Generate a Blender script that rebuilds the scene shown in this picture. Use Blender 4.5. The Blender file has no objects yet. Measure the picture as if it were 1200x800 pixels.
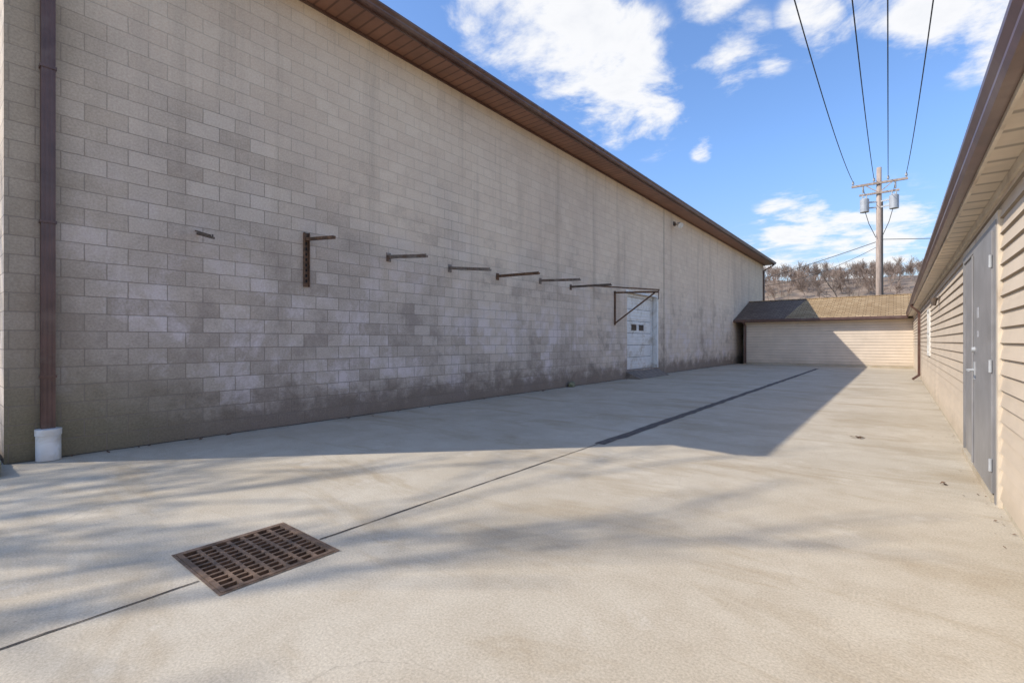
import bpy, math, random, bmesh
from mathutils import Vector, Matrix, noise as mnoise
R = math.radians
scene = bpy.context.scene
COL = scene.collection

# ------------------------------------------------------------------ helpers
def group(name, loc=(0,0,0)):
    e = bpy.data.objects.new(name, None); e.location = loc; e.empty_display_size = .3
    COL.objects.link(e); return e
def adopt(ob, parent):
    if parent is not None:
        ob.parent = parent
        ob.matrix_parent_inverse = Matrix.Translation(-Vector(parent.location))
def mesh(name, verts, faces, mat=None, parent=None, smooth=False):
    me = bpy.data.meshes.new(name); me.from_pydata([tuple(v) for v in verts], [], faces); me.update()
    if mat: me.materials.append(mat)
    if smooth:
        for p in me.polygons: p.use_smooth = True
    ob = bpy.data.objects.new(name, me); COL.objects.link(ob); adopt(ob, parent); return ob
class B:
    """accumulates geometry"""
    def __init__(s): s.v=[]; s.f=[]
    def quad(s,a,b,c,d):
        n=len(s.v); s.v+= [a,b,c,d]; s.f.append((n,n+1,n+2,n+3))
    def box(s,x0,x1,y0,y1,z0,z1):
        n=len(s.v)
        s.v+=[(x0,y0,z0),(x1,y0,z0),(x1,y1,z0),(x0,y1,z0),(x0,y0,z1),(x1,y0,z1),(x1,y1,z1),(x0,y1,z1)]
        s.f+=[tuple(n+i for i in q) for q in ((0,3,2,1),(4,5,6,7),(0,1,5,4),(1,2,6,5),(2,3,7,6),(3,0,4,7))]
    def tube(s,p0,p1,r0,r1=None,n=8,caps=True):
        if r1 is None: r1=r0
        p0=Vector(p0);p1=Vector(p1);d=(p1-p0)
        if d.length<1e-6: return
        d.normalize(); a=d.orthogonal().normalized(); b=d.cross(a); k=len(s.v)
        for p,r in((p0,r0),(p1,r1)):
            for i in range(n):
                t=2*math.pi*i/n; s.v.append(tuple(p+a*math.cos(t)*r+b*math.sin(t)*r))
        for i in range(n):
            j=(i+1)%n; s.f.append((k+i,k+j,k+n+j,k+n+i))
        if caps:
            s.f.append(tuple(k+i for i in reversed(range(n)))); s.f.append(tuple(k+n+i for i in range(n)))
    def beam(s,p0,p1,w,h):
        p0=Vector(p0);p1=Vector(p1);d=(p1-p0).normalized()
        up=Vector((0,0,1)) if abs(d.z)<.9 else Vector((1,0,0))
        a=d.cross(up).normalized();b=a.cross(d).normalized();k=len(s.v)
        for p in(p0,p1):
            for sa,sb in((-1,-1),(1,-1),(1,1),(-1,1)): s.v.append(tuple(p+a*sa*w/2+b*sb*h/2))
        s.f+=[tuple(k+i for i in q) for q in((0,1,2,3),(7,6,5,4),(0,4,5,1),(1,5,6,2),(2,6,7,3),(3,7,4,0))]
    def make(s,name,mat=None,parent=None,smooth=False,bevel=0):
        ob=mesh(name,s.v,s.f,mat,parent,smooth)
        if bevel:
            m=ob.modifiers.new('bevel','BEVEL'); m.width=bevel; m.segments=2; m.limit_method='ANGLE'
        return ob

def newmat(name, rough=.8, metal=0.):
    m=bpy.data.materials.new(name); m.use_nodes=True; nt=m.node_tree
    b=nt.nodes['Principled BSDF']; b.inputs['Roughness'].default_value=rough; b.inputs['Metallic'].default_value=metal
    return m,nt,b
def N(nt,t,**kw):
    n=nt.nodes.new(t)
    for k,v in kw.items(): setattr(n,k,v)
    return n
def setin(n,**kw):
    for k,v in kw.items(): n.inputs[k.replace('_',' ')].default_value=v
def noise(nt,vec,scale,detail=5,rough=.55,dist=0):
    n=N(nt,'ShaderNodeTexNoise'); n.inputs['Scale'].default_value=scale; n.inputs['Detail'].default_value=min(detail,5)
    n.inputs['Roughness'].default_value=rough; n.inputs['Distortion'].default_value=dist
    nt.links.new(vec,n.inputs['Vector']); return n.outputs['Fac']
def ramp(nt,fac,stops):
    r=N(nt,'ShaderNodeValToRGB'); nt.links.new(fac,r.inputs['Fac']); e=r.color_ramp.elements
    while len(e)>len(stops): e.remove(e[-1])
    while len(e)<len(stops): e.new(1)
    for el,(p,c) in zip(e,stops):
        el.position=p; el.color=(c,c,c,1) if not isinstance(c,(tuple,list)) else (*c,1)
    return r.outputs['Color']
def mix(nt,fac,a,b,mode='MIX'):
    m=N(nt,'ShaderNodeMix',data_type='RGBA',blend_type=mode)
    for sock,val in((m.inputs[0],fac),(m.inputs[6],a),(m.inputs[7],b)):
        if isinstance(val,(int,float)): sock.default_value=val
        elif isinstance(val,(tuple,list)): sock.default_value=(*val,1)
        else: nt.links.new(val,sock)
    return m.outputs[2]
def math_(nt,op,a,b=0,c=None,clamp=False):
    m=N(nt,'ShaderNodeMath',operation=op); m.use_clamp=clamp
    for i,val in enumerate((a,b,c)):
        if val is None: continue
        if isinstance(val,(int,float)): m.inputs[i].default_value=val
        else: nt.links.new(val,m.inputs[i])
    return m.outputs[0]
def maprange(nt,v,a,b,c=0,d=1):
    m=N(nt,'ShaderNodeMapRange'); m.interpolation_type='SMOOTHSTEP'
    nt.links.new(v,m.inputs[0])
    for i,x in enumerate((a,b,c,d)): m.inputs[1+i].default_value=x
    return m.outputs[0]
def bump(nt,b,h,strength=.3,dist=.01):
    n=N(nt,'ShaderNodeBump'); n.inputs['Strength'].default_value=strength; n.inputs['Distance'].default_value=dist
    nt.links.new(h,n.inputs['Height']); nt.links.new(n.outputs[0],b.inputs['Normal'])
def objco(nt): return N(nt,'ShaderNodeTexCoord').outputs['Object']
def scaled(nt,vec,s):
    m=N(nt,'ShaderNodeMapping'); m.inputs['Scale'].default_value=s; nt.links.new(vec,m.inputs['Vector']); return m.outputs[0]

def simple(name,col,rough=.6,metal=0.,var=.25,scale=6,dirt=None,bmp=0.,stretch=(1,1,1)):
    m,nt,b=newmat(name,rough,metal); co=scaled(nt,objco(nt),stretch)
    f=noise(nt,co,scale,3,.6)
    dark=tuple(c*(1-var) for c in col); lite=tuple(min(1,c*(1+var)) for c in col)
    c=ramp(nt,f,[(.3,dark),(.7,lite)])
    if dirt:
        f2=ramp(nt,noise(nt,co,scale*.35,4,.65,.6),[(.5,0.),(.68,1.)]); c=mix(nt,f2,c,dirt)
    nt.links.new(c,b.inputs['Base Color'])
    if bmp: bump(nt,b,noise(nt,co,scale*8,2),bmp,.005)
    return m

# ------------------------------------------------------------------ block wall material
def block_mat(name,axis):
    m,nt,b=newmat(name,.92); co=objco(nt); sep=N(nt,'ShaderNodeSeparateXYZ'); nt.links.new(co,sep.inputs[0])
    h=sep.outputs[1] if axis=='y' else sep.outputs[0]; z=sep.outputs[2]
    cb=N(nt,'ShaderNodeCombineXYZ'); nt.links.new(h,cb.inputs[0]); nt.links.new(z,cb.inputs[1])
    wob=N(nt,'ShaderNodeTexNoise'); wob.inputs['Scale'].default_value=9; wob.inputs['Detail'].default_value=1; nt.links.new(cb.outputs[0],wob.inputs['Vector'])
    vm=N(nt,'ShaderNodeVectorMath',operation='MULTIPLY_ADD'); nt.links.new(wob.outputs['Color'],vm.inputs[0])
    vm.inputs[1].default_value=(.008,.008,0); nt.links.new(cb.outputs[0],vm.inputs[2]); P=vm.outputs[0]; Q=cb.outputs[0]
    br=N(nt,'ShaderNodeTexBrick'); br.offset=.5; nt.links.new(P,br.inputs['Vector'])
    setin(br,Scale=1.,Mortar_Size=.0062,Mortar_Smooth=.25,Bias=0.,Brick_Width=.406,Row_Height=.2032)
    br.inputs['Color1'].default_value=(0,0,0,1); br.inputs['Color2'].default_value=(1,1,1,1); br.inputs['Mortar'].default_value=(.5,.5,.5,1)
    rnd=br.outputs['Color']; mort=br.outputs['Fac']
    big=noise(nt,Q,.4,4,.62,.2); med=noise(nt,Q,2.1,5,.72,.15)
    v=math_(nt,'ADD',math_(nt,'MULTIPLY',z,.17),math_(nt,'MULTIPLY',h,.035))
    v=math_(nt,'ADD',v,math_(nt,'MULTIPLY',math_(nt,'SUBTRACT',big,.5),1.7))
    paint=maprange(nt,v,.25,1.15)
    worn=mix(nt,rnd,(.41,.33,.255),(.65,.545,.44))
    worn=mix(nt,ramp(nt,med,[(.38,0.),(.66,.75)]),worn,(.635,.53,.43))
    coat=mix(nt,rnd,(.745,.60,.45),(.785,.645,.49))
    coat=mix(nt,ramp(nt,med,[(.42,0.),(.72,.8)]),coat,(.69,.545,.41))
    c=mix(nt,paint,worn,coat)
    bp=noise(nt,scaled(nt,Q,(1,.6,1)),.19,3,.6,.3)
    c=mix(nt,1.0,c,ramp(nt,bp,[(.36,(.86,.85,.86)),(.55,(1.,1.,1.))]),'MULTIPLY')
    efn=math_(nt,'ADD',noise(nt,scaled(nt,Q,(1,.8,1)),1.15,5,.74,.25),math_(nt,'MULTIPLY',math_(nt,'SUBTRACT',rnd,.5),.07))
    ef=math_(nt,'MULTIPLY',ramp(nt,efn,[(.51,0.),(.63,1.)]),maprange(nt,z,4.2,.6,.03,.75)); c=mix(nt,ef,c,(.76,.65,.61))
    dk=ramp(nt,efn,[(.35,1.),(.47,0.)])
    dk=math_(nt,'MULTIPLY',dk,maprange(nt,z,5.5,.8,.08,.62)); c=mix(nt,dk,c,(.33,.26,.21))
    dr=ramp(nt,noise(nt,scaled(nt,Q,(2.4,.14,1)),1.,4,.6),[(.53,0.),(.68,1.)])
    c=mix(nt,math_(nt,'MULTIPLY',dr,.32),c,(.37,.29,.22))
    lowf=math_(nt,'ADD',z,math_(nt,'MULTIPLY',math_(nt,'SUBTRACT',med,.5),1.4))
    c=mix(nt,maprange(nt,lowf,.75,.14,0,.88),c,(.215,.165,.125))
    if axis=='y':
        nr=math_(nt,'ADD',h,math_(nt,'MULTIPLY',math_(nt,'SUBTRACT',big,.5),2.2))
        c=mix(nt,maprange(nt,nr,1.6,.55,0,.62),c,(.30,.235,.155))
        low2=math_(nt,'MULTIPLY',maprange(nt,z,1.6,.2),maprange(nt,nr,3.4,.9,0,.8)); c=mix(nt,low2,c,(.22,.185,.11))
    c=mix(nt,.75,c,ramp(nt,noise(nt,Q,42,3,.75),[(.3,.38),(.7,.62)]),'OVERLAY')
    mfac=math_(nt,'MULTIPLY',mort,maprange(nt,paint,0,1,.72,.27)); c=mix(nt,mfac,c,(.25,.2,.155))
    nt.links.new(c,b.inputs['Base Color'])
    hh=math_(nt,'ADD',math_(nt,'SUBTRACT',math_(nt,'MULTIPLY',noise(nt,Q,70,2,.7),.35),mort),math_(nt,'MULTIPLY',rnd,.3)); bump(nt,b,hh,.6,.007)
    return m

def concrete_mat():
    m,nt,b=newmat('concrete_slab',.88); co=objco(nt)
    n1=noise(nt,co,.55,5,.62,.3); n2=noise(nt,co,3.,5,.68,.1); n3=noise(nt,co,85,2,.7)
    c=ramp(nt,n1,[(.3,(.42,.355,.26)),(.5,(.495,.43,.33)),(.72,(.56,.495,.39))])
    c=mix(nt,ramp(nt,n2,[(.42,0.),(.75,.55)]),c,(.38,.31,.22))
    st=noise(nt,scaled(nt,co,(.5,1.6,1)),.8,5,.7,.5); c=mix(nt,ramp(nt,st,[(.52,0.),(.66,.62)]),c,(.35,.27,.17))
    wh=noise(nt,co,1.7,5,.75,.2); c=mix(nt,ramp(nt,wh,[(.59,0.),(.72,.42)]),c,(.64,.59,.5))
    vor=N(nt,'ShaderNodeTexVoronoi',feature='DISTANCE_TO_EDGE'); vor.inputs['Scale'].default_value=.28
    wn=N(nt,'ShaderNodeTexNoise'); wn.inputs['Scale'].default_value=1.4; wn.inputs['Detail'].default_value=5; nt.links.new(co,wn.inputs['Vector'])
    vm=N(nt,'ShaderNodeVectorMath',operation='MULTIPLY_ADD'); nt.links.new(wn.outputs['Color'],vm.inputs[0]); vm.inputs[1].default_value=(.8,.8,0); nt.links.new(co,vm.inputs[2])
    nt.links.new(vm.outputs[0],vor.inputs['Vector'])
    cr=maprange(nt,vor.outputs['Distance'],0,.0022,.3,0); cr=math_(nt,'MULTIPLY',cr,ramp(nt,n1,[(.5,0.),(.6,1.)]))
    c=mix(nt,cr,c,(.2,.17,.14))
    c=mix(nt,.75,c,ramp(nt,n3,[(.28,.36),(.72,.64)]),'OVERLAY')
    vs=N(nt,'ShaderNodeTexVoronoi'); vs.inputs['Scale'].default_value=8; nt.links.new(co,vs.inputs['Vector'])
    spk=math_(nt,'MULTIPLY',maprange(nt,vs.outputs['Distance'],.03,.075,.6,0),ramp(nt,wh,[(.5,0.),(.58,1.)]))
    c=mix(nt,spk,c,(.2,.15,.11))
    nt.links.new(c,b.inputs['Base Color'])
    h=math_(nt,'ADD',math_(nt,'MULTIPLY',n3,.45),math_(nt,'MULTIPLY',n2,.15)); bump(nt,b,h,.3,.006)
    return m

def siding_mat(name,col):
    m,nt,b=newmat(name,.55); co=objco(nt)
    f=noise(nt,co,1.3,5,.6); c=ramp(nt,f,[(.3,tuple(x*.88 for x in col)),(.7,tuple(x*1.05 for x in col))])
    c=mix(nt,ramp(nt,noise(nt,scaled(nt,co,(.4,.4,3)),2.5,5,.7),[(.5,0.),(.75,.35)]),c,tuple(x*.62 for x in col))
    sep=N(nt,'ShaderNodeSeparateXYZ'); nt.links.new(co,sep.inputs[0])
    z=math_(nt,'ADD',sep.outputs[2],math_(nt,'MULTIPLY',f,.3))
    c=mix(nt,maprange(nt,z,.5,.15,0,.5),c,(.36,.29,.2))
    nt.links.new(c,b.inputs['Base Color']); return m

def shingle_mat(name,c1,c2):
    m,nt,b=newmat(name,.93); co=objco(nt); br=N(nt,'ShaderNodeTexBrick'); br.offset=.37; nt.links.new(co,br.inputs['Vector'])
    setin(br,Scale=1.,Mortar_Size=.014,Bias=0.,Brick_Width=.3,Row_Height=.2)
    br.inputs['Color1'].default_value=(*c1,1); br.inputs['Color2'].default_value=(*c2,1); br.inputs['Mortar'].default_value=(*[x*.35 for x in c1],1)
    c=mix(nt,.5,br.outputs['Color'],ramp(nt,noise(nt,co,25,3,.7),[(.3,.35),(.7,.65)]),'OVERLAY')
    c=mix(nt,ramp(nt,noise(nt,co,.8,5),[(.45,0.),(.7,.4)]),c,tuple(x*.6 for x in c1))
    nt.links.new(c,b.inputs['Base Color']); return m

def soffit_mat(name,col,axis=1,pitch=.1):
    m,nt,b=newmat(name,.5); co=objco(nt); sep=N(nt,'ShaderNodeSeparateXYZ'); nt.links.new(co,sep.inputs[0])
    fr=math_(nt,'FRACT',math_(nt,'DIVIDE',sep.outputs[axis],pitch))
    d=math_(nt,'ABSOLUTE',math_(nt,'SUBTRACT',fr,.5)); g=maprange(nt,d,.36,.47)
    c=ramp(nt,noise(nt,co,2,4),[(.3,tuple(x*.8 for x in col)),(.7,tuple(x*1.15 for x in col))])
    c=mix(nt,math_(nt,'MULTIPLY',g,.7),c,tuple(x*.3 for x in col))
    nt.links.new(c,b.inputs['Base Color']); bump(nt,b,g,-.6,.01); return m

M_wallY=block_mat('concrete_block_side','y'); M_wallX=block_mat('concrete_block_end','x')
M_conc=concrete_mat()
M_sid=siding_mat('vinyl_siding_beige',(.655,.54,.415)); M_sid2=siding_mat('vinyl_siding_tan',(.70,.585,.46))
M_brown=simple('brown_aluminium',(.115,.06,.047),.35,0,.25,4,(.17,.11,.085))
M_soff=soffit_mat('brown_vented_soffit',(.31,.155,.10),1,.2)
M_soffb=soffit_mat('beige_soffit',(.66,.56,.44),1,.3)
M_beige=simple('beige_trim',(.66,.57,.45),.5,0,.1,5,(.45,.36,.27))
M_white=simple('white_paint',(.78,.765,.73),.45,0,.08,6,(.55,.5,.42))
M_pvc=simple('white_pvc',(.80,.79,.76),.4,0,.06,5,(.6,.54,.44))
M_grey=simple('grey_door_paint',(.27,.26,.26),.42,0,.13,3,(.20,.19,.185))
M_rust=simple('rusty_steel',(.17,.095,.055),.8,.1,.5,18,(.08,.055,.04),.4)
M_rustD=simple('dark_steel',(.13,.10,.08),.7,.2,.4,14,(.19,.115,.07),.3)
M_grate=simple('rusted_cast_iron',(.18,.115,.075),.88,.1,.5,14,(.09,.062,.045),.5)
M_pit=simple('drain_pit_dark',(.02,.017,.015),.95,0,.3,5)
M_joint=simple('joint_filler',(.055,.045,.04),.95,0,.4,22,(.2,.165,.12))
M_asph=simple('asphalt_strip',(.095,.08,.072),.93,0,.35,28,(.16,.135,.11),.5)
M_shD=shingle_mat('dark_shingles',(.15,.10,.07),(.21,.15,.105)); M_shT=shingle_mat('tan_shingles',(.40,.265,.135),(.54,.385,.215))
M_wood=simple('weathered_pole_wood',(.42,.33,.27),.9,0,.3,3,(.28,.21,.17),0,(6,6,.5))
M_tran=simple('transformer_grey',(.42,.43,.44),.45,.1,.1,5)
M_cer=simple('insulator',(.35,.34,.33),.3,0,.1,5)
M_wire=simple('black_cable',(.02,.02,.022),.6)
M_bark=simple('bark',(.17,.13,.105),.95,0,.4,10)
M_twig=simple('distant_twigs',(.25,.185,.145),.95,0,.35,.12)
M_hill=simple('hill_leaf_litter',(.27,.20,.145),.97,0,.35,.25,(.19,.155,.11))
M_grass=simple('dry_grass_ground',(.14,.13,.07),.97,0,.35,.6,(.2,.16,.1))
M_glass=simple('dark_glass',(.03,.035,.04),.12,0,.1,3)
M_leaf=simple('dead_leaves',(.15,.09,.055),.95,0,.5,30)
M_moss=simple('mossy_stone',(.22,.21,.13),.95,0,.4,14,(.10,.12,.045),.7)

# ------------------------------------------------------------------ ground
GX0,GX1,GY0,GY1=-3.415,-2.71,.98,1.63      # grate opening
def holed(name,x0,x1,y0,y1,z,mat,hole):
    b=B(); hx0,hx1,hy0,hy1=hole
    xs=[x0,hx0,hx1,x1]; ys=[y0,hy0,hy1,y1]
    for i in range(3):
        for j in range(3):
            if i==1 and j==1: continue
            b.quad((xs[i],ys[j],z),(xs[i+1],ys[j],z),(xs[i+1],ys[j+1],z),(xs[i],ys[j+1],z))
    return b.make(name,mat)
hole=(GX0,GX1,GY0,GY1)
holed('ground',-1500,1500,-1500,2500,-.03,M_grass,hole)
holed('concrete_pavement',-17,9,-12,30.6,0,M_conc,hole)
random.seed(4)
def strip(b,x,w,y0,y1,z,step=.25,jit=.003):
    n=max(1,round((y1-y0)/step)); pl=None
    for k in range(n+1):
        y=y0+(y1-y0)*k/n
        j=random.uniform(-jit,jit); ww=w*random.uniform(.6,1.35) if jit<.005 else w+random.uniform(-jit,jit)
        cur=((x+j-ww/2,y,z),(x+j+ww/2,y,z))
        if pl: b.quad(pl[0],pl[1],cur[1],cur[0])
        pl=cur
b=B(); strip(b,-2.95,.013,-11.9,GY0-.024,.004,.12); strip(b,-2.95,.013,GY1+.024,5.4,.004,.12); b.make('pavement_joint',M_joint)
b=B(); strip(b,-2.93,.14,5.42,26.9,.004,.2,.014); b.make('asphalt_repair_strip',M_asph)
b=B(); strip(b,-7.33,.04,.6,30,.004,.2,.012); b.make('wall_base_joint',M_joint)

# grate
g=group('storm_drain_grate',((GX0+GX1)/2,(GY0+GY1)/2,0))
b=B(); fr=.03; z0,z1=-.035,.006
b.box(GX0+.004,GX1-.004,GY0+.004,GY0+fr,z0,z1); b.box(GX0+.004,GX1-.004,GY1-fr,GY1-.004,z0,z1)
b.box(GX0+.004,GX0+fr,GY0+fr,GY1-fr,z0,z1); b.box(GX1-fr,GX1-.004,GY0+fr,GY1-fr,z0,z1)
nx,ny=11,7; ix0,ix1=GX0+fr,GX1-fr; iy0,iy1=GY0+fr,GY1-fr
px=(ix1-ix0)/nx; py=(iy1-iy0)/ny
for i in range(1,nx): b.box(ix0+i*px-.0085,ix0+i*px+.0085,iy0,iy1,z0,z1-.003)
for j in range(1,ny):
    y=iy0+j*py; w=.0105
    for i in range(nx):
        a0=ix0+i*px+(.0085 if i else 0); a1=ix0+(i+1)*px-(.0085 if i<nx-1 else 0)
        b.box(a0,a1,y-w,y+w,z0,z1-.003)
b.make('cast_iron_grid',M_grate,g)
b=B(); x0,x1,y0,y1=hole; d=-.9
for q in (((x0,y0),(x1,y0)),((x1,y0),(x1,y1)),((x1,y1),(x0,y1)),((x0,y1),(x0,y0))):
    (a,c),(e,f)=q; b.quad((a,c,0),(e,f,0),(e,f,d),(a,c,d))
b.quad((x0,y0,d),(x1,y0,d),(x1,y1,d),(x0,y1,d)); b.make('drain_pit',M_pit,g)
b=B()
for (a0,a1,c0,c1) in ((x0-.016,x1+.016,y0-.016,y0),(x0-.016,x1+.016,y1,y1+.016),(x0-.016,x0,y0,y1),(x1,x1+.016,y0,y1)):
    b.quad((a0,c0,.004),(a1,c0,.004),(a1,c1,.004),(a0,c1,.004))
b.make('frame_rim',M_grate,g)

# ------------------------------------------------------------------ main block building
WX=-7.35; Y0,Y1=.57,37.7; SOF=6.73; EX=-6.73; XB=-25.
DY0,DY1,DZ0,DZ1=15.58,18.25,.28,3.03
g=group('concrete_block_warehouse',(-16,19,0))
b=B()
for ya,yb,za,zb in((Y0,DY0,-.05,6.9),(DY1,Y1,-.05,6.9),(DY0,DY1,-.05,DZ0),(DY0,DY1,DZ1,6.9)):
    b.quad((WX,ya,za),(WX,yb,za),(WX,yb,zb),(WX,ya,zb))
D=.24
b.quad((WX,DY1,DZ0),(WX-D,DY1,DZ0),(WX-D,DY1,DZ1),(WX,DY1,DZ1)); b.quad((WX-D,DY0,DZ0),(WX,DY0,DZ0),(WX,DY0,DZ1),(WX-D,DY0,DZ1))
b.quad((WX,DY0,DZ1),(WX,DY1,DZ1),(WX-D,DY1,DZ1),(WX-D,DY0,DZ1)); b.quad((WX-D,DY0,DZ0),(WX-D,DY1,DZ0),(WX,DY1,DZ0),(WX,DY0,DZ0))
b.quad((XB,Y1,-.05),(XB,Y0,-.05),(XB,Y0,6.9),(XB,Y1,6.9))
b.make('side_wall',M_wallY,g)
RX=(XB+WX)/2; RZ=SOF+.15+.2*(WX-RX)
b=B()
for y in(Y0,Y1):
    n=len(b.v); b.v+=[(XB,y,-.05),(WX,y,-.05),(WX,y,6.85),(RX,y,RZ-.02),(XB,y,6.85)]; b.f.append(tuple(range(n,n+5)))
b.make('gable_wall',M_wallX,g)
b=B(); b.box(WX-.01,WX+.004,18.97,18.995,.0,SOF); b.make('control_joint',M_joint,g)
# roof
b=B(); YA,YB=.3,38.1; th=.1
xe=EX-.02; ze=SOF+.17
for sx,xo in((1,xe),(-1,2*RX-xe)):
    z_r=ze+.2*abs(xe-RX)
    b.quad((xo,YA,ze),(xo,YB,ze),(RX,YB,z_r),(RX,YA,z_r)); b.quad((xo,YA,ze-th),(xo,YB,ze-th),(RX,YB,z_r-th),(RX,YA,z_r-th))
b.make('roof_shingles',M_shD,g)
b=B()
for y in(YA,YB-.03):
    for s in(1,-1):
        xo=xe if s==1 else 2*RX-xe
        n=len(b.v)
        for yy in(y,y+.03): b.v+=[(xo,yy,ze-.2),(RX,yy,z_r-.2),(RX,yy,z_r+.01),(xo,yy,ze+.01)]
        b.f+=[(n,n+1,n+2,n+3),(n+7,n+6,n+5,n+4),(n,n+4,n+5,n+1),(n+3,n+2,n+6,n+7),(n,n+3,n+7,n+4)]
b.box(EX-.03,EX,YA+.03,YB-.03,SOF-.02,SOF+.17)
b.make('fascia',M_brown,g)
b=B(); b.quad((WX,YA+.03,SOF),(EX-.03,YA+.03,SOF),(EX-.03,YB-.03,SOF),(WX,YB-.03,SOF)); b.make('soffit',M_soff,g)
b=B(); b.box(WX,WX+.03,YA+.05,YB-.05,SOF-.05,SOF-.002); b.make('soffit_channel',M_brown,g)
b=B(); b.quad((WX,YA+.03,ze-.19),(WX,Y0,ze-.19),(RX,Y0,z_r-.19),(RX,YA+.03,z_r-.19)); b.make('rake_soffit',M_soff,g)
prof=[(0,.14),(.0,0),(.075,0),(.095,.035),(.095,.06),(.125,.105),(.125,.14),(.11,.14),(.11,.11),(.06,.02),(.01,.02),(.01,.14)]
def extrudeY(name,prof,x,z,ya,yb,mat,parent,sgn=1,seg=1):
    v=[];f=[];n=len(prof)
    for y in(ya,yb): v+=[(x+sgn*p,y,z+q) for p,q in prof]
    for i in range(n): j=(i+1)%n; f.append((i,j,n+j,n+i))
    f.append(tuple(range(n))); f.append(tuple(range(2*n-1,n-1,-1)))
    return mesh(name,v,f,mat,parent)
extrudeY('gutter',prof,EX+.002,SOF+.01,YA+.03,YB-.03,M_brown,g)
b=B(); y=YA+3
while y<YB: b.box(EX+.09,EX+.131,y,y+.03,SOF+.1,SOF+.153); y+=3.05
b.make('gutter_seams',M_brown,g)

def downspout(name,x,y,z0,z1,w,d,mat,parent,elbow=None,axis='y'):
    k=6; c=[(-w/2,-d/2),(w/2,-d/2),(w/2,d/2),(-w/2,d/2)]; pts=[]
    for i in range(4):
        a=c[i]; e=c[(i+1)%4]; nx_=(e[1]-a[1]); ny_=-(e[0]-a[0]); L=math.hypot(nx_,ny_); nx_/=L;ny_/=L
        for j in range(k):
            t=j/k; off=-.006 if j%2 else 0
            pts.append((a[0]+(e[0]-a[0])*t+nx_*off,a[1]+(e[1]-a[1])*t+ny_*off))
    path=[(x,y,z0),(x,y,z1)]
    if elbow: path+= elbow
    v=[];f=[];n=len(pts)
    for P in path:
        for p,q in pts:
            if axis=='y': v.append((P[0]+q,P[1]+p,P[2]))
            else: v.append((P[0]+p,P[1]+q,P[2]))
    for s in range(len(path)-1):
        for i in range(n): j=(i+1)%n; f.append((s*n+i,s*n+j,(s+1)*n+j,(s+1)*n+i))
    f.append(tuple(range(n))); f.append(tuple((len(path)-1)*n+i for i in range(n)))
    return mesh(name,v,f,mat,parent)
d1=group('downspout',(WX+.07,.9,0))
downspout('brown_pipe',WX+.055,.9,.3,SOF-.45,.115,.085,M_brown,d1,[(EX+.05,.9,SOF-.1),(EX+.05,.9,SOF+.02)])
b=B()
for z in(.9,2.6,4.3,5.9): b.box(WX,WX+.104,.832,.968,z,z+.03)
b.make('straps',M_brown,d1)
b=B(); b.tube((WX+.10,.9,.0),(WX+.09,.9,.27),.104,.104,28); b.tube((WX+.09,.9,.27),(WX+.09,.9,.345),.110,.112,28); b.make('pvc_drain_boot',M_pvc,d1,False,.006)
d2=group('downspout',(WX+.07,37.5,0)); downspout('brown_pipe',WX+.055,37.5,.0,SOF-.45,.14,.1,M_brown,d2,[(EX+.05,37.5,SOF-.1),(EX+.05,37.5,SOF+.02)])

# overhead door on block wall
b=B(); dx=WX-D+.03; nsec=6; sh=(DZ1-DZ0-.1)/nsec
for i in range(nsec):
    za=DZ0+.01+i*sh
    b.box(dx-.04,dx,DY0+.06,DY1-.06,za,za+sh-.016)
    for zz in(.10,.22,.34):
        b.box(dx,dx+.016,DY0+.06,DY1-.06,za+zz-.03,za+zz+.03)
b.make('overhead_door_panels',M_white,g)
b=B(); b.box(dx-.04,dx+.05,DY0,DY0+.06,DZ0,DZ1); b.box(dx-.04,dx+.05,DY1-.06,DY1,DZ0,DZ1); b.box(dx-.04,dx+.06,DY0+.06,DY1-.06,DZ1-.1,DZ1)
b.box(WX-.14,WX+.02,DY1-.03,DY1+.10,DZ0,DZ1+.08); b.box(WX-.02,WX+.018,DY0-.09,DY1-.03,DZ1,DZ1+.08)
b.make('door_trim',M_white,g)
b=B(); 
for yy in(16.35,17.0): b.box(dx+.016,dx+.022,yy,yy+.42,DZ0+3*sh+.1,DZ0+3*sh+.32)
b.make('door_windows',M_glass,g)
b=B(); b.box(dx-.05,dx-.041,DY0,DY1,DZ0,DZ1); b.make('door_gap_backing',M_pit,g)
r=group('door_ramp',(WX+.4,16.9,0))
b=B(); b.v=[(WX,DY0-.1,0),(WX+.5,DY0+.0,0.006),(WX+.5,DY1,0.006),(WX,DY1+.1,0),(WX,DY0-.1,.24),(WX,DY1+.1,.24)]
b.f=[(4,1,2,5),(0,1,4),(3,5,2),(0,4,5,3),(0,3,2,1)]; b.make('concrete_wedge',simple('stained_concrete',(.22,.18,.145),.93,0,.3,6,(.14,.12,.1),.4),r)
fl=group('flood_light',(WX+.2,20.1,6.25)); b=B(); b.box(WX,WX+.05,20.02,20.18,6.2,6.36); b.tube((WX+.05,20.1,6.26),(WX+.22,20.1,6.2),.03); b.make('mount',M_rustD,fl)
b=B(); b.tube((WX+.2,20.02,6.24),(WX+.36,19.9,6.12),.07,.12,14); b.make('lamp_head',M_white,fl)

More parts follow.
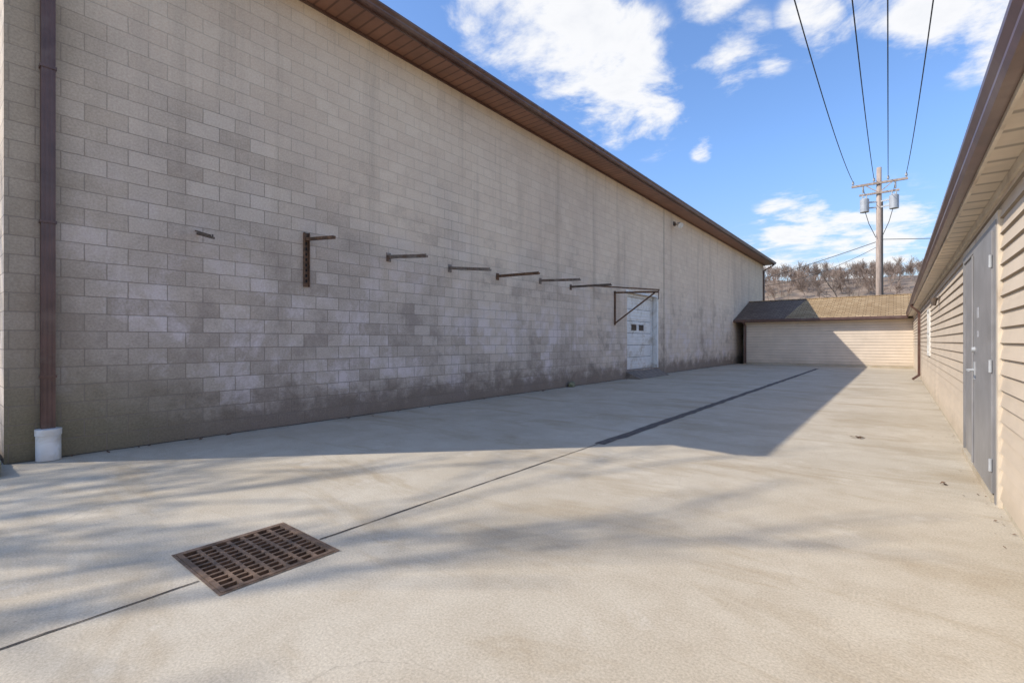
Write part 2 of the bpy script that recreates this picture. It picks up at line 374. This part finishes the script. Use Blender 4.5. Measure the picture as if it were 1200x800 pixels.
# ------------------------------------------------------------------ steel arms
def arm(y,h0,x1,h1,w=.05,plate=True,mat=M_rustD,hgt=.038):
    a=group('steel_wall_bracket',(WX,y,h0)); b=B()
    b.beam((WX-.02,y,h0),(x1,y,h1),w,hgt)
    b.beam((WX,y-.03,h0+.028),(x1,y-.03,h1+.028),.008,.02)
    if plate: b.box(WX,WX+.012,y-.05,y+.05,h0-.08,h0+.08)
    b.tube((x1-.03,y,h1),(x1-.03,y,h1+.05),.01,.01,8)
    b.make('arm_and_plate',mat,a); return a
M_steelL=simple('galvanised_worn',(.23,.19,.16),.6,.2,.35,12,(.16,.09,.055),.3)
arm(2.37,2.76,-6.80,2.62,.03,False,M_rustD,.028)
a=group('slotted_post_bracket',(WX,3.88,2.2)); b=B()
b.box(WX,WX+.01,3.84,3.93,2.17,3.03); b.box(WX+.01,WX+.05,3.84,3.85,2.17,3.03); b.box(WX+.01,WX+.05,3.92,3.93,2.17,3.03)
b.beam((WX+.0,3.885,2.93),(-6.52,3.885,2.85),.05,.045); b.make('channel_and_arm',M_rust,a)
b=B(); z=2.24
while z<2.86: b.box(WX+.0102,WX+.0125,3.868,3.902,z,z+.045); z+=.085
b.make('slots',M_pit,a)
arm(5.48,2.86,-6.28,2.76,mat=M_steelL); arm(7.04,2.84,-6.20,2.70,mat=M_steelL); arm(8.59,2.83,-6.13,2.80,mat=M_rust); arm(10.33,2.90,-6.12,2.83,mat=M_steelL)
arm(11.85,2.87,-6.05,2.84)
a=group('triangular_wall_bracket',(WX,14.6,1.9)); b=B()
b.beam((WX+.03,14.6,1.85),(WX+.03,14.6,2.98),.05,.05); b.beam((WX,14.6,2.93),(-5.82,14.6,2.86),.05,.055)
b.beam((WX+.05,14.6,1.92),(-5.95,14.6,2.84),.04,.04); b.beam((WX+.03,18.35,2.98),(-5.82,14.6,2.93),.025,.025)
b.make('frame',M_rust,a)
b=B(); b.beam((WX,13.0,3.02),(-5.80,14.6,2.92),.04,.04); b.make('brace_rail',M_rust,a)

# ------------------------------------------------------------------ lap siding walls
M_lapshade=simple('siding_painted_lap_shadow',(.28,.22,.16),.8,0,.15,3)  # darker siding tone: the shadow under each lap is painted into the colour
def siding(name,p0,p1,z0,z1,out,mat,parent,exp=.127,holes=(),t=.026):
    b=B(); gb=B(); p0=Vector(p0);p1=Vector(p1);L=(p1-p0).length;d=(p1-p0)/L
    rows=math.ceil((z1-z0)/exp)
    for r_ in range(rows):
        za=z0+r_*exp; zb=min(za+exp,z1)
        segs=[(0,L)]
        for (a,c,ha,hb) in holes:
            if zb>ha+.02 and za<hb-.02:
                ns=[]
                for s,e in segs:
                    if a>s: ns.append((s,min(a,e)))
                    if c<e: ns.append((max(c,s),e))
                segs=ns
        for s,e in segs:
            if e-s<.01: continue
            A=p0+d*s;E=p0+d*e
            o=lambda P,k,z:(P[0]+out[0]*k,P[1]+out[1]*k,z)
            g_=.009
            b.quad(o(A,t,za+g_),o(E,t,za+g_),o(E,t*.62,za+exp*.5),o(A,t*.62,za+exp*.5))
            b.quad(o(A,t*.62,za+exp*.5),o(E,t*.62,za+exp*.5),o(E,.003,zb+g_*.3),o(A,.003,zb+g_*.3))
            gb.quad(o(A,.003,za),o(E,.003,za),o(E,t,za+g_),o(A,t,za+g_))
    gb.make(name+'_butt_edges',M_lapshade,parent)
    return b.make(name,mat,parent)
SX=.655
g=group('siding_outbuilding',(4,12,0))
siding('lap_siding',(SX,-9),(SX,30.),.06,2.5,(-1,0),M_sid,g,.122,[(5.31+9,7.79+9,0,2.26),(15.2+9,16.1+9,.95,2.1)],.022)
b=B(); b.box(SX+.02,SX+.1,-9,30,-.02,2.62); b.box(SX+.1,8,-9,-8.9,0,2.6); b.box(7.9,8,-8.9,36,0,2.6); b.make('wall_core',M_beige,g)
b=B(); b.box(SX-.006,SX+.02,-9,5.31,-.02,.06);b.box(SX-.006,SX+.02,7.79,30,-.02,.06); b.make('foundation_strip',M_conc,g)
b=B(); b.quad((.47,-9.2,2.5),(SX+.05,-9.2,2.5),(SX+.05,29.6,2.5),(.47,29.6,2.5)); b.make('soffit',M_soffb,g)
b=B(); b.box(.45,.47,-9.2,29.6,2.485,2.62); b.make('fascia',M_beige,g)
b=B(); b.box(SX-.036,SX-.012,-9,29.96,2.43,2.498); b.make('frieze_trim',M_beige,g)
extrudeY('gutter',[(p*.8,q*.95) for p,q in prof],.449,2.515,-9.2,29.49,M_brown,g,-1)
b=B(); RX2=4.5; b.quad((.42,-9.3,2.645),(.42,36,2.645),(RX2,36,3.7),(RX2,-9.3,3.7)); b.quad((8.6,-9.3,2.645),(8.6,36,2.645),(RX2,36,3.7),(RX2,-9.3,3.7)); b.make('roof_shingles',M_shT,g)
b=B(); b.v=[(.5,-9.02,2.5),(8.5,-9.02,2.5),(RX2,-9.02,3.66)]; b.f=[(0,1,2)]; b.make('gable_end',M_sid,g)
dA,dB=5.44,7.66; H=2.2; zs=.07
b=B(); b.box(SX-.04,SX+.02,dA-.07,dA,0.0,H+.07); b.box(SX-.04,SX+.02,dB,dB+.07,0.,H+.07); b.box(SX-.04,SX+.02,dA,dB,H,H+.07)
b.make('door_frame',M_grey,g)
b=B(); b.box(SX-.055,SX+.02,dA,dB,0,zs-.01); b.make('door_threshold',M_conc,g)
b=B(); mid=6.62
b.box(SX-.055,SX-.014,dA+.005,mid-.004,zs,H-.006); b.box(SX-.026,SX+.01,mid+.004,dB-.005,zs,H-.006)
b.box(SX-.069,SX-.055,mid-.05,mid-.004,.1,H-.05)
b.make('door_leaves',M_grey,g,False,.004)
b=B(); 
for z in(.3,1.1,1.95): b.tube((SX-.06,dA+.008,z-.05),(SX-.06,dA+.008,z+.05),.012)
b.tube((SX-.05,mid-.14,1.02),(SX-.11,mid-.14,1.02),.012); b.tube((SX-.11,mid-.14,1.02),(SX-.11,mid-.26,1.02),.01)
b.tube((SX-.05,mid-.14,1.22),(SX-.08,mid-.14,1.22),.028,.024,14); b.box(SX-.063,SX-.055,mid-.17,mid-.11,.93,1.1)
b.make('door_hardware',M_tran,g)
b=B(); b.box(SX-.058,SX-.055,mid-.42,mid-.30,1.52,1.62); b.box(SX-.058,SX-.055,mid-.40,mid-.33,1.34,1.40); b.make('door_stickers',simple('faded_label',(.42,.42,.43),.5,0,.2,20),g)
b=B(); b.box(SX-.034,SX+.02,dA-.13,dA-.07,0.,H+.13); b.box(SX-.034,SX+.02,dB+.07,dB+.13,0.,H+.13); b.box(SX-.034,SX+.02,dA-.07,dB+.07,H+.07,H+.13); b.make('door_casing',M_beige,g)
b=B(); wy0,wy1,wz0,wz1=15.2,16.1,.95,2.1
for q in((wy0,wy0+.07,wz0,wz1),(wy1-.07,wy1,wz0,wz1),(wy0+.07,wy1-.07,wz0,wz0+.07),(wy0+.07,wy1-.07,wz1-.07,wz1),(wy0+.07,wy1-.07,1.5,1.54)): b.box(SX-.045,SX+.02,*q)
b.make('window_frame',M_white,g); b=B(); b.box(SX-.005,SX+.018,wy0+.07,wy1-.07,wz0+.07,wz1-.07); b.make('window_glass',M_glass,g)
l=group('wall_lantern',(SX-.1,12.1,2.08)); b=B(); b.box(SX-.03,SX-.012,12.05,12.15,2.0,2.16); b.beam((SX-.03,12.1,2.12),(SX-.1,12.1,2.12),.02,.02); b.tube((SX-.1,12.1,1.98),(SX-.1,12.1,2.12),.035,.06,10); b.make('lantern_body',M_rustD,l)
d3=group('downspout',(SX-.07,20.6,0)); downspout('brown_pipe',SX-.07,20.6,.18,2.25,.09,.07,M_brown,d3,[(.40,20.6,2.46),(.40,20.6,2.53)])
b=B(); b.beam((SX-.07,20.6,.2),(SX-.24,20.6,.05),.09,.07); b.make('shoe',M_brown,d3)

# ------------------------------------------------------------------ far garage
g=group('siding_garage',(-3.3,33,0)); FY=30.; GXL=-6.85
siding('lap_siding',(GXL,FY),(SX+.1,FY),.1,2.40,(0,-1),M_sid2,g,.145,(),.016)
b=B(); b.box(GXL,SX+6,FY+.02,FY+.1,0,2.5); b.box(GXL,GXL+.1,FY+.1,36.9,0,2.5); b.box(GXL,8,36.9,37,0,2.5); b.make('wall_core',M_beige,g)
b=B(); b.box(GXL,SX,FY-.012,FY+.02,-.01,.1); b.make('foundation_strip',M_conc,g)
b=B(); b.box(GXL-.03,GXL+.08,FY-.045,FY+.02,.0,2.40); b.make('corner_trim',M_beige,g)
eY=29.62; ez=2.55; rY=33.4; rz=3.84
xl=WX+.02; xr=2.0
def roofpt(x,t): return (x,eY+(rY-eY)*t,ez+(rz-ez)*t)
b=B(); b.quad(roofpt(xl,0),roofpt(-4.75,0),roofpt(-4.15,1),roofpt(xl,1)); b.make('dark_roof_section',M_shD,g)
b=B(); b.quad(roofpt(-4.75,0),roofpt(xr,0),roofpt(xr,1),roofpt(-4.15,1)); b.quad(roofpt(xl,1),roofpt(xr,1),(xr,37.2,ez),(xl,37.2,ez)); b.make('tan_roof_section',M_shT,g)
b=B()
for k in range(1,19):
    t=k/19; p=roofpt(-4.75+.6*t+.03,t); q=roofpt(xr,t); b.beam((p[0],p[1],p[2]+.006),(q[0],q[1],q[2]+.006),.03,.012)
b.make('shingle_courses',M_shT,g)
b=B(); b.box(xl,.44,eY-.02,eY,ez-.17,ez-.005); b.make('fascia',M_brown,g)
b=B(); b.box(xl,.44,eY-.11,eY-.021,ez-.14,ez-.01); b.make('gutter',M_brown,g,False,.01)
b=B(); b.quad((xl,eY,ez-.14),(SX,eY,ez-.14),(SX,FY+.02,ez-.14),(xl,FY+.02,ez-.14)); b.make('soffit',M_soffb,g)
b=B(); b.beam(roofpt(xl,1.0),roofpt(xr,1.0),.25,.03); b.make('ridge_cap',M_shT,g)
d4=group('downspout',(GXL+.12,FY-.08,0)); downspout('brown_pipe',GXL+.06,FY-.10,.05,2.2,.11,.08,M_brown,d4,[(GXL+.06,eY-.06,2.36),(GXL+.06,eY-.06,2.42)],'x')

# ------------------------------------------------------------------ utility poles and wires
def pole(loc,h,lean=0):
    g=group('utility_pole',loc); x,y,_=loc; b=B(); b.tube((x,y,-.5),(x+lean,y,h),.20,.13,14); b.make('wooden_pole',M_wood,g,True)
    b=B(); zc=h-1.0
    b.beam((x-1.4,y-.16,zc),(x+1.4,y-.16,zc),.11,.13); b.beam((x-1.0,y-.16,zc-.62),(x+1.0,y-.16,zc-.62),.10,.11)
    b.beam((x-.75,y-.23,zc),(x,y-.2,zc-.62),.012,.05); b.beam((x+.75,y-.23,zc),(x,y-.2,zc-.62),.012,.05); b.make('crossarms',M_wood,g)
    b=B()
    for dx in(-1.32,-.25,.45,1.32):
        b.tube((x+dx,y-.16,zc+.06),(x+dx,y-.16,zc+.16),.02); b.tube((x+dx,y-.16,zc+.16),(x+dx,y-.16,zc+.34),.075,.05,10)
    for dx in(-.8,.8): b.tube((x+dx,y-.2,zc-.1),(x+dx,y-.2,zc-.5),.05,.05,8)
    b.make('insulators',M_cer,g)
    b=B()
    for dx in(-.72,.74):
        b.tube((x+dx,y-.3,zc-1.75),(x+dx,y-.3,zc-.95),.24,.24,18); b.tube((x+dx,y-.3,zc-.95),(x+dx,y-.3,zc-.88),.24,.13,18)
        b.tube((x+dx-.1,y-.3,zc-.9),(x+dx-.1,y-.3,zc-.68),.04,.03,8); b.tube((x+dx+.1,y-.3,zc-.9),(x+dx+.1,y-.3,zc-.68),.04,.03,8)
        b.beam((x,y-.05,zc-1.15),(x+dx,y-.3,zc-1.15),.05,.08); b.beam((x,y-.05,zc-1.5),(x+dx,y-.3,zc-1.5),.05,.08)
    b.make('transformers',M_tran,g,False)
    b=B(); b.tube((x+.2,y-.1,0),(x+.17,y-.1,h-2.2),.03); b.tube((x-.7,y-.3,zc-.7),(x-.8,y-.2,zc-.1),.012); b.tube((x+.7,y-.3,zc-.7),(x+.8,y-.2,zc-.1),.012)
    for s in(-1,1):
        b.tube((x+s*.72,y-.4,zc-1.6),(x+s*.5,y-.3,zc-2.5),.018); b.tube((x+s*.5,y-.3,zc-2.5),(x+s*.15,y-.2,zc-3.4),.018)
    b.make('conduit_and_leads',M_wire,g)
PA=(-.84,37.8,0); PH=12.2
pole(PA,PH); pole((-.3,-16,0),PH)
def wire(name,a,c,sag,r=.016):
    cu=bpy.data.curves.new(name,'CURVE'); cu.dimensions='3D'; cu.bevel_depth=r; cu.bevel_resolution=1
    s=cu.splines.new('POLY'); n=48; s.points.add(n)
    for i in range(n+1):
        t=i/n; p=Vector(a).lerp(Vector(c),t); p.z-=4*sag*t*(1-t); s.points[i].co=(*p,1)
    cu.materials.append(M_wire); ob=bpy.data.objects.new(name,cu); COL.objects.link(ob)
for dx,dh,sg in((-1.32,-.68,2.0),(-.25,-.68,1.7),(.45,-.68,1.8),(1.32,-.68,2.0)):
    wire('power_line',(PA[0]+dx,PA[1]-.16,PH+dh),(-.3+dx,-16.16,PH+dh),sg)
wire('service_cable',(PA[0],PA[1],7.6),(-30,60,5.6),.8,.02); wire('service_cable',(PA[0],PA[1],7.7),(16,44,7.9),.3,.02)
wire('service_cable',(PA[0],PA[1],7.3),(-7.2,37.3,5.2),.4,.014)

# ------------------------------------------------------------------ trees
def branches(rng,h,depth,r0,spread=.6,nseg=3,up=.25):
    segs=[]
    def grow(p,d,L,r,lev):
        k=nseg if lev<depth else 2
        for i in range(k):
            d2=(d+Vector((rng.gauss(0,.10),rng.gauss(0,.10),rng.gauss(0,.05)+up*.15))).normalized()
            q=p+d2*(L/k); r1=r*.80 if lev<depth else r*.6
            segs.append((p.copy(),q.copy(),r,r1)); p,d,r=q,d2,r1
            if lev<depth and (i>0 or lev>0):
                for _ in range(rng.choice((1,2)) if lev<2 else rng.choice((1,1,2))):
                    ax=Vector((rng.gauss(0,1),rng.gauss(0,1),rng.gauss(0,.45)+up)).normalized()
                    nd=(d*(.62)+ax*spread).normalized()
                    grow(q,nd,L*rng.uniform(.5,.74),r1*rng.uniform(.5,.7),lev+1)
        if lev<depth: grow(p,d,L*.6,r*.8,lev+1)
    grow(Vector((0,0,0)),Vector((0,0,1)),h*.42,r0,0)
    top=max(s[1].z for s in segs); k=h/top
    return [(a*k,c*k,ra,rb) for a,c,ra,rb in segs]
def tree(name,loc,h,seed,depth=5,r0=.22,spread=.6,rmin=.009):
    rng=random.Random(seed); b=B(); L=Vector(loc)
    for a,c,ra,rb in branches(rng,h,depth,r0,spread):
        n=8 if ra>.06 else(5 if ra>.02 else 3); b.tube(a+L,c+L,max(ra,rmin),max(rb,rmin*.8),n,False)
    g=group(name,loc); b.make('trunk_and_limbs',M_bark,g,True); return g
tree('bare_tree',(-11.75,-9.75,-.03),17.0,11,3,.42,.34,.016)
tree('bare_tree',(-10.5,-10.2,-.03),16.5,29,4,.34,.36,.016)
tree('bare_tree',(-4.9,95,0),15.5,5,4,.25,.6)
tree('bare_tree',(2.6,110,0),14.,8,4,.25,.6)

# hill
b=B(); rng=random.Random(2)
def hz(x,y):
    t=max(0,min(1,(y-120)/130)); t=t*t*(3-2*t)
    return -.2+t*(28-.03*(x+20)+3*mnoise.noise(Vector((x*.012,y*.01,3)))+1.5*mnoise.noise(Vector((x*.05,y*.05,1))))
nxh,nyh=110,40
for j in range(nyh+1):
    for i in range(nxh+1):
        x=-600+1200*i/nxh; y=110+200*(j/nyh) if j<nyh else 700; b.v.append((x,y,hz(x,y)))
for j in range(nyh):
    for i in range(nxh):
        k=j*(nxh+1)+i; b.f.append((k,k+1,k+nxh+2,k+nxh+1))
b.make('hill',M_hill,None,True)
temps=[branches(random.Random(100+i),10,3,.16,.66,4) for i in range(5)]
b=B()
for i in range(290):
    if i<250: x=rng.uniform(-75,30); y=rng.uniform(185,262)
    else: x=rng.uniform(-260,160); y=rng.uniform(215,262)
    z=hz(x,y)-.8; s=rng.uniform(.45,.95); a=rng.uniform(0,6.28); ca,sa=math.cos(a)*s,math.sin(a)*s
    for p,q,ra,rb in temps[i%5]:
        P=(p.x*ca-p.y*sa+x,p.x*sa+p.y*ca+y,p.z*s+z); Q=(q.x*ca-q.y*sa+x,q.x*sa+q.y*ca+y,q.z*s+z)
        w_=max(ra,.035); n=len(b.v)
        b.v+=[(P[0]-w_,P[1],P[2]),(P[0]+w_,P[1],P[2]),(P[0],P[1]+w_,P[2]+w_*.5),(Q[0]-w_*.7,Q[1],Q[2]),(Q[0]+w_*.7,Q[1],Q[2]),(Q[0],Q[1]+w_*.7,Q[2]+w_*.4)]
        b.f+=[(n,n+1,n+4,n+3),(n+1,n+2,n+5,n+4),(n+2,n,n+3,n+5)]
b.make('distant_trees',M_twig)

# ------------------------------------------------------------------ small things
rng=random.Random(7)
def litter(name,x,y,rad,n,s):
    b=B()
    for _ in range(n):
        a=rng.uniform(0,6.28); r_=rad*abs(rng.gauss(0,.5)); cx=x+r_*math.cos(a); cy=y+r_*math.sin(a); t=rng.uniform(0,6.28); z=.006+rng.uniform(0,.015)
        L=s*rng.uniform(.6,1.3); u=Vector((math.cos(t),math.sin(t),rng.uniform(-.2,.4)))*L; w=Vector((-math.sin(t),math.cos(t),rng.uniform(-.3,.3)))*L*.6
        c=Vector((cx,cy,z)); b.quad(tuple(c-u),tuple(c-w*.9+Vector((0,0,.004))),tuple(c+u),tuple(c+w+Vector((0,0,.008))))
    b.make(name,M_leaf)
litter('leaf_litter',-.40,7.94,.10,14,.028)
litter('leaf_litter',.34,5.83,.02,3,.022)
b=B()
for _ in range(140):
    y=rng.uniform(1.,29); x=WX+.03+abs(rng.gauss(0,.09)); t=rng.uniform(0,6.28); L=rng.uniform(.012,.035); c=Vector((x,y,.012)); u=Vector((math.cos(t),math.sin(t),.3))*L; w=Vector((-math.sin(t),math.cos(t),.2))*L*.6
    b.quad(tuple(c-u),tuple(c-w),tuple(c+u),tuple(c+w))
for _ in range(70):
    y=rng.uniform(4.,29); x=SX-.03-abs(rng.gauss(0,.07)); t=rng.uniform(0,6.28); L=rng.uniform(.006,.014); c=Vector((x,y,.01)); u=Vector((math.cos(t),math.sin(t),.3))*L; w=Vector((-math.sin(t),math.cos(t),.2))*L*.6
    b.quad(tuple(c-u),tuple(c-w),tuple(c+u),tuple(c+w))
b.make('scattered_leaves',M_leaf)
def rock(name,loc,s,mat,seed):
    bm=bmesh.new(); bmesh.ops.create_icosphere(bm,subdivisions=3,radius=1)
    for v in bm.verts:
        k=1+.28*mnoise.noise(v.co*1.6+Vector((seed,0,0)))+.1*mnoise.noise(v.co*5); v.co=Vector((v.co.x*s[0]*k,v.co.y*s[1]*k,max(v.co.z,-.5)*s[2]*k))
    me=bpy.data.meshes.new(name); bm.to_mesh(me); bm.free(); me.materials.append(mat)
    for p in me.polygons: p.use_smooth=True
    ob=bpy.data.objects.new(name,me); ob.location=loc; COL.objects.link(ob)
rock('stone',(WX+.10,11.75,.05),(.09,.14,.10),M_moss,3)
def roughbox(name,x0,x1,y0,y1,z0,z1,mat,seed):
    bm=bmesh.new(); bmesh.ops.create_cube(bm,size=1); bmesh.ops.subdivide_edges(bm,edges=bm.edges[:],cuts=9,use_grid_fill=True)
    for v in bm.verts:
        p=Vector(((v.co.x+.5)*(x1-x0)+x0,(v.co.y+.5)*(y1-y0)+y0,(v.co.z+.5)*(z1-z0)+z0)); v.co=p+mnoise.noise_vector(p*6+Vector((seed,0,0)))*.02
    me=bpy.data.meshes.new(name); bm.to_mesh(me); bm.free(); me.materials.append(mat); ob=bpy.data.objects.new(name,me); COL.objects.link(ob)
roughbox('landscape_kerb_stone',-7.9,-6.70,.24,.50,-.05,.15,M_moss,2)

# ------------------------------------------------------------------ world: sky with clouds
EL=41.; AZ=46.2    # light travels toward (cos46,sin46)
w=bpy.data.worlds.new('World'); scene.world=w; w.use_nodes=True; nt=w.node_tree; nt.nodes.clear()
out=N(nt,'ShaderNodeOutputWorld'); bg=N(nt,'ShaderNodeBackground'); bg.inputs['Strength'].default_value=.15
sky=N(nt,'ShaderNodeTexSky',sky_type='NISHITA'); sky.sun_disc=False; sky.sun_elevation=R(EL); sky.sun_rotation=R(224); sky.air_density=1.0; sky.dust_density=.6; sky.ozone_density=2.0
co=N(nt,'ShaderNodeTexCoord').outputs['Generated']
sep=N(nt,'ShaderNodeSeparateXYZ'); nt.links.new(co,sep.inputs[0])
zz=math_(nt,'ADD',math_(nt,'MAXIMUM',sep.outputs[2],0.),.12)
cb=N(nt,'ShaderNodeCombineXYZ'); nt.links.new(math_(nt,'DIVIDE',sep.outputs[0],zz),cb.inputs[0]); nt.links.new(math_(nt,'DIVIDE',sep.outputs[1],zz),cb.inputs[1])
P=cb.outputs[0]
def dvec(az,el): return (-math.sin(R(az))*math.cos(R(el)),math.cos(R(az))*math.cos(R(el)),math.sin(R(el)))
blobs=[(42,36.5,.10,1),(36.5,34,.13,1.15),(31,31.5,.13,1.15),(26,28,.12,1.1),(22,24.5,.08,1),
       (14,28.6,.07,1),(10.5,27.8,.04,.9),(6.5,29.6,.06,1),(16,33.5,.06,.8),(19,23.5,.03,.7),
       (-3,27.5,.085,1.1),(-8,26.5,.11,1.1),(17,20.5,.026,.75),(1,31,.07,.95),
       (8,11.5,.08,.85),(2,9.5,.10,1),(11,8,.08,.85),(75,30,.22,.9),(-60,30,.3,.9),(-150,35,.4,.8)]
tot=None
for az,el,rad,am in blobs:
    d=N(nt,'ShaderNodeVectorMath',operation='DISTANCE'); nt.links.new(co,d.inputs[0]); d.inputs[1].default_value=dvec(az,el)
    f=maprange(nt,d.outputs['Value'],rad*1.3,rad*.1,0,am)
    tot=f if tot is None else math_(nt,'MAXIMUM',tot,f)
nz=N(nt,'ShaderNodeTexNoise'); setin(nz,Scale=3.1,Detail=8.,Roughness=.62,Distortion=.25); nt.links.new(P,nz.inputs['Vector']); nz=nz.outputs['Fac']
dens=math_(nt,'ADD',math_(nt,'MULTIPLY',tot,.72),math_(nt,'MULTIPLY',math_(nt,'SUBTRACT',nz,.5),3.2))
fac=maprange(nt,dens,.17,.80); fac=math_(nt,'MULTIPLY',fac,maprange(nt,tot,0.02,.35))
shade=maprange(nt,dens,.7,1.6)
cc=mix(nt,shade,(6.7,6.7,6.75),(5.5,5.65,6.0))
hi=mix(nt,1.0,sky.outputs[0],(1.22,1.44,1.74),'MULTIPLY')
lo=mix(nt,1.0,sky.outputs[0],(1.05,.98,.98),'MULTIPLY')
c0=mix(nt,maprange(nt,sep.outputs[2],.02,.36),lo,hi)
c=mix(nt,math_(nt,'MULTIPLY',fac,.95),c0,cc)
nt.links.new(c,bg.inputs['Color']); nt.links.new(bg.outputs[0],out.inputs['Surface'])

# sun
sl=bpy.data.lights.new('sun','SUN'); sl.energy=4.5; sl.angle=R(.5); sl.color=(1,.93,.82)
so=bpy.data.objects.new('sun',sl); COL.objects.link(so)
dirv=Vector((math.cos(R(AZ))*math.cos(R(EL)),math.sin(R(AZ))*math.cos(R(EL)),-math.sin(R(EL))))
so.rotation_euler=dirv.to_track_quat('-Z','Y').to_euler(); so.location=(-20,-20,30)

# camera
cam=bpy.data.cameras.new('camera'); cam.sensor_width=36; cam.lens=16.8; cam.clip_start=.05; cam.clip_end=5000
oc=bpy.data.objects.new('camera',cam); COL.objects.link(oc); oc.location=(0,0,1.3); oc.rotation_euler=(R(90),0,R(38.8)); scene.camera=oc
scene.view_settings.view_transform='Standard'; scene.view_settings.look='None'; scene.view_settings.exposure=0
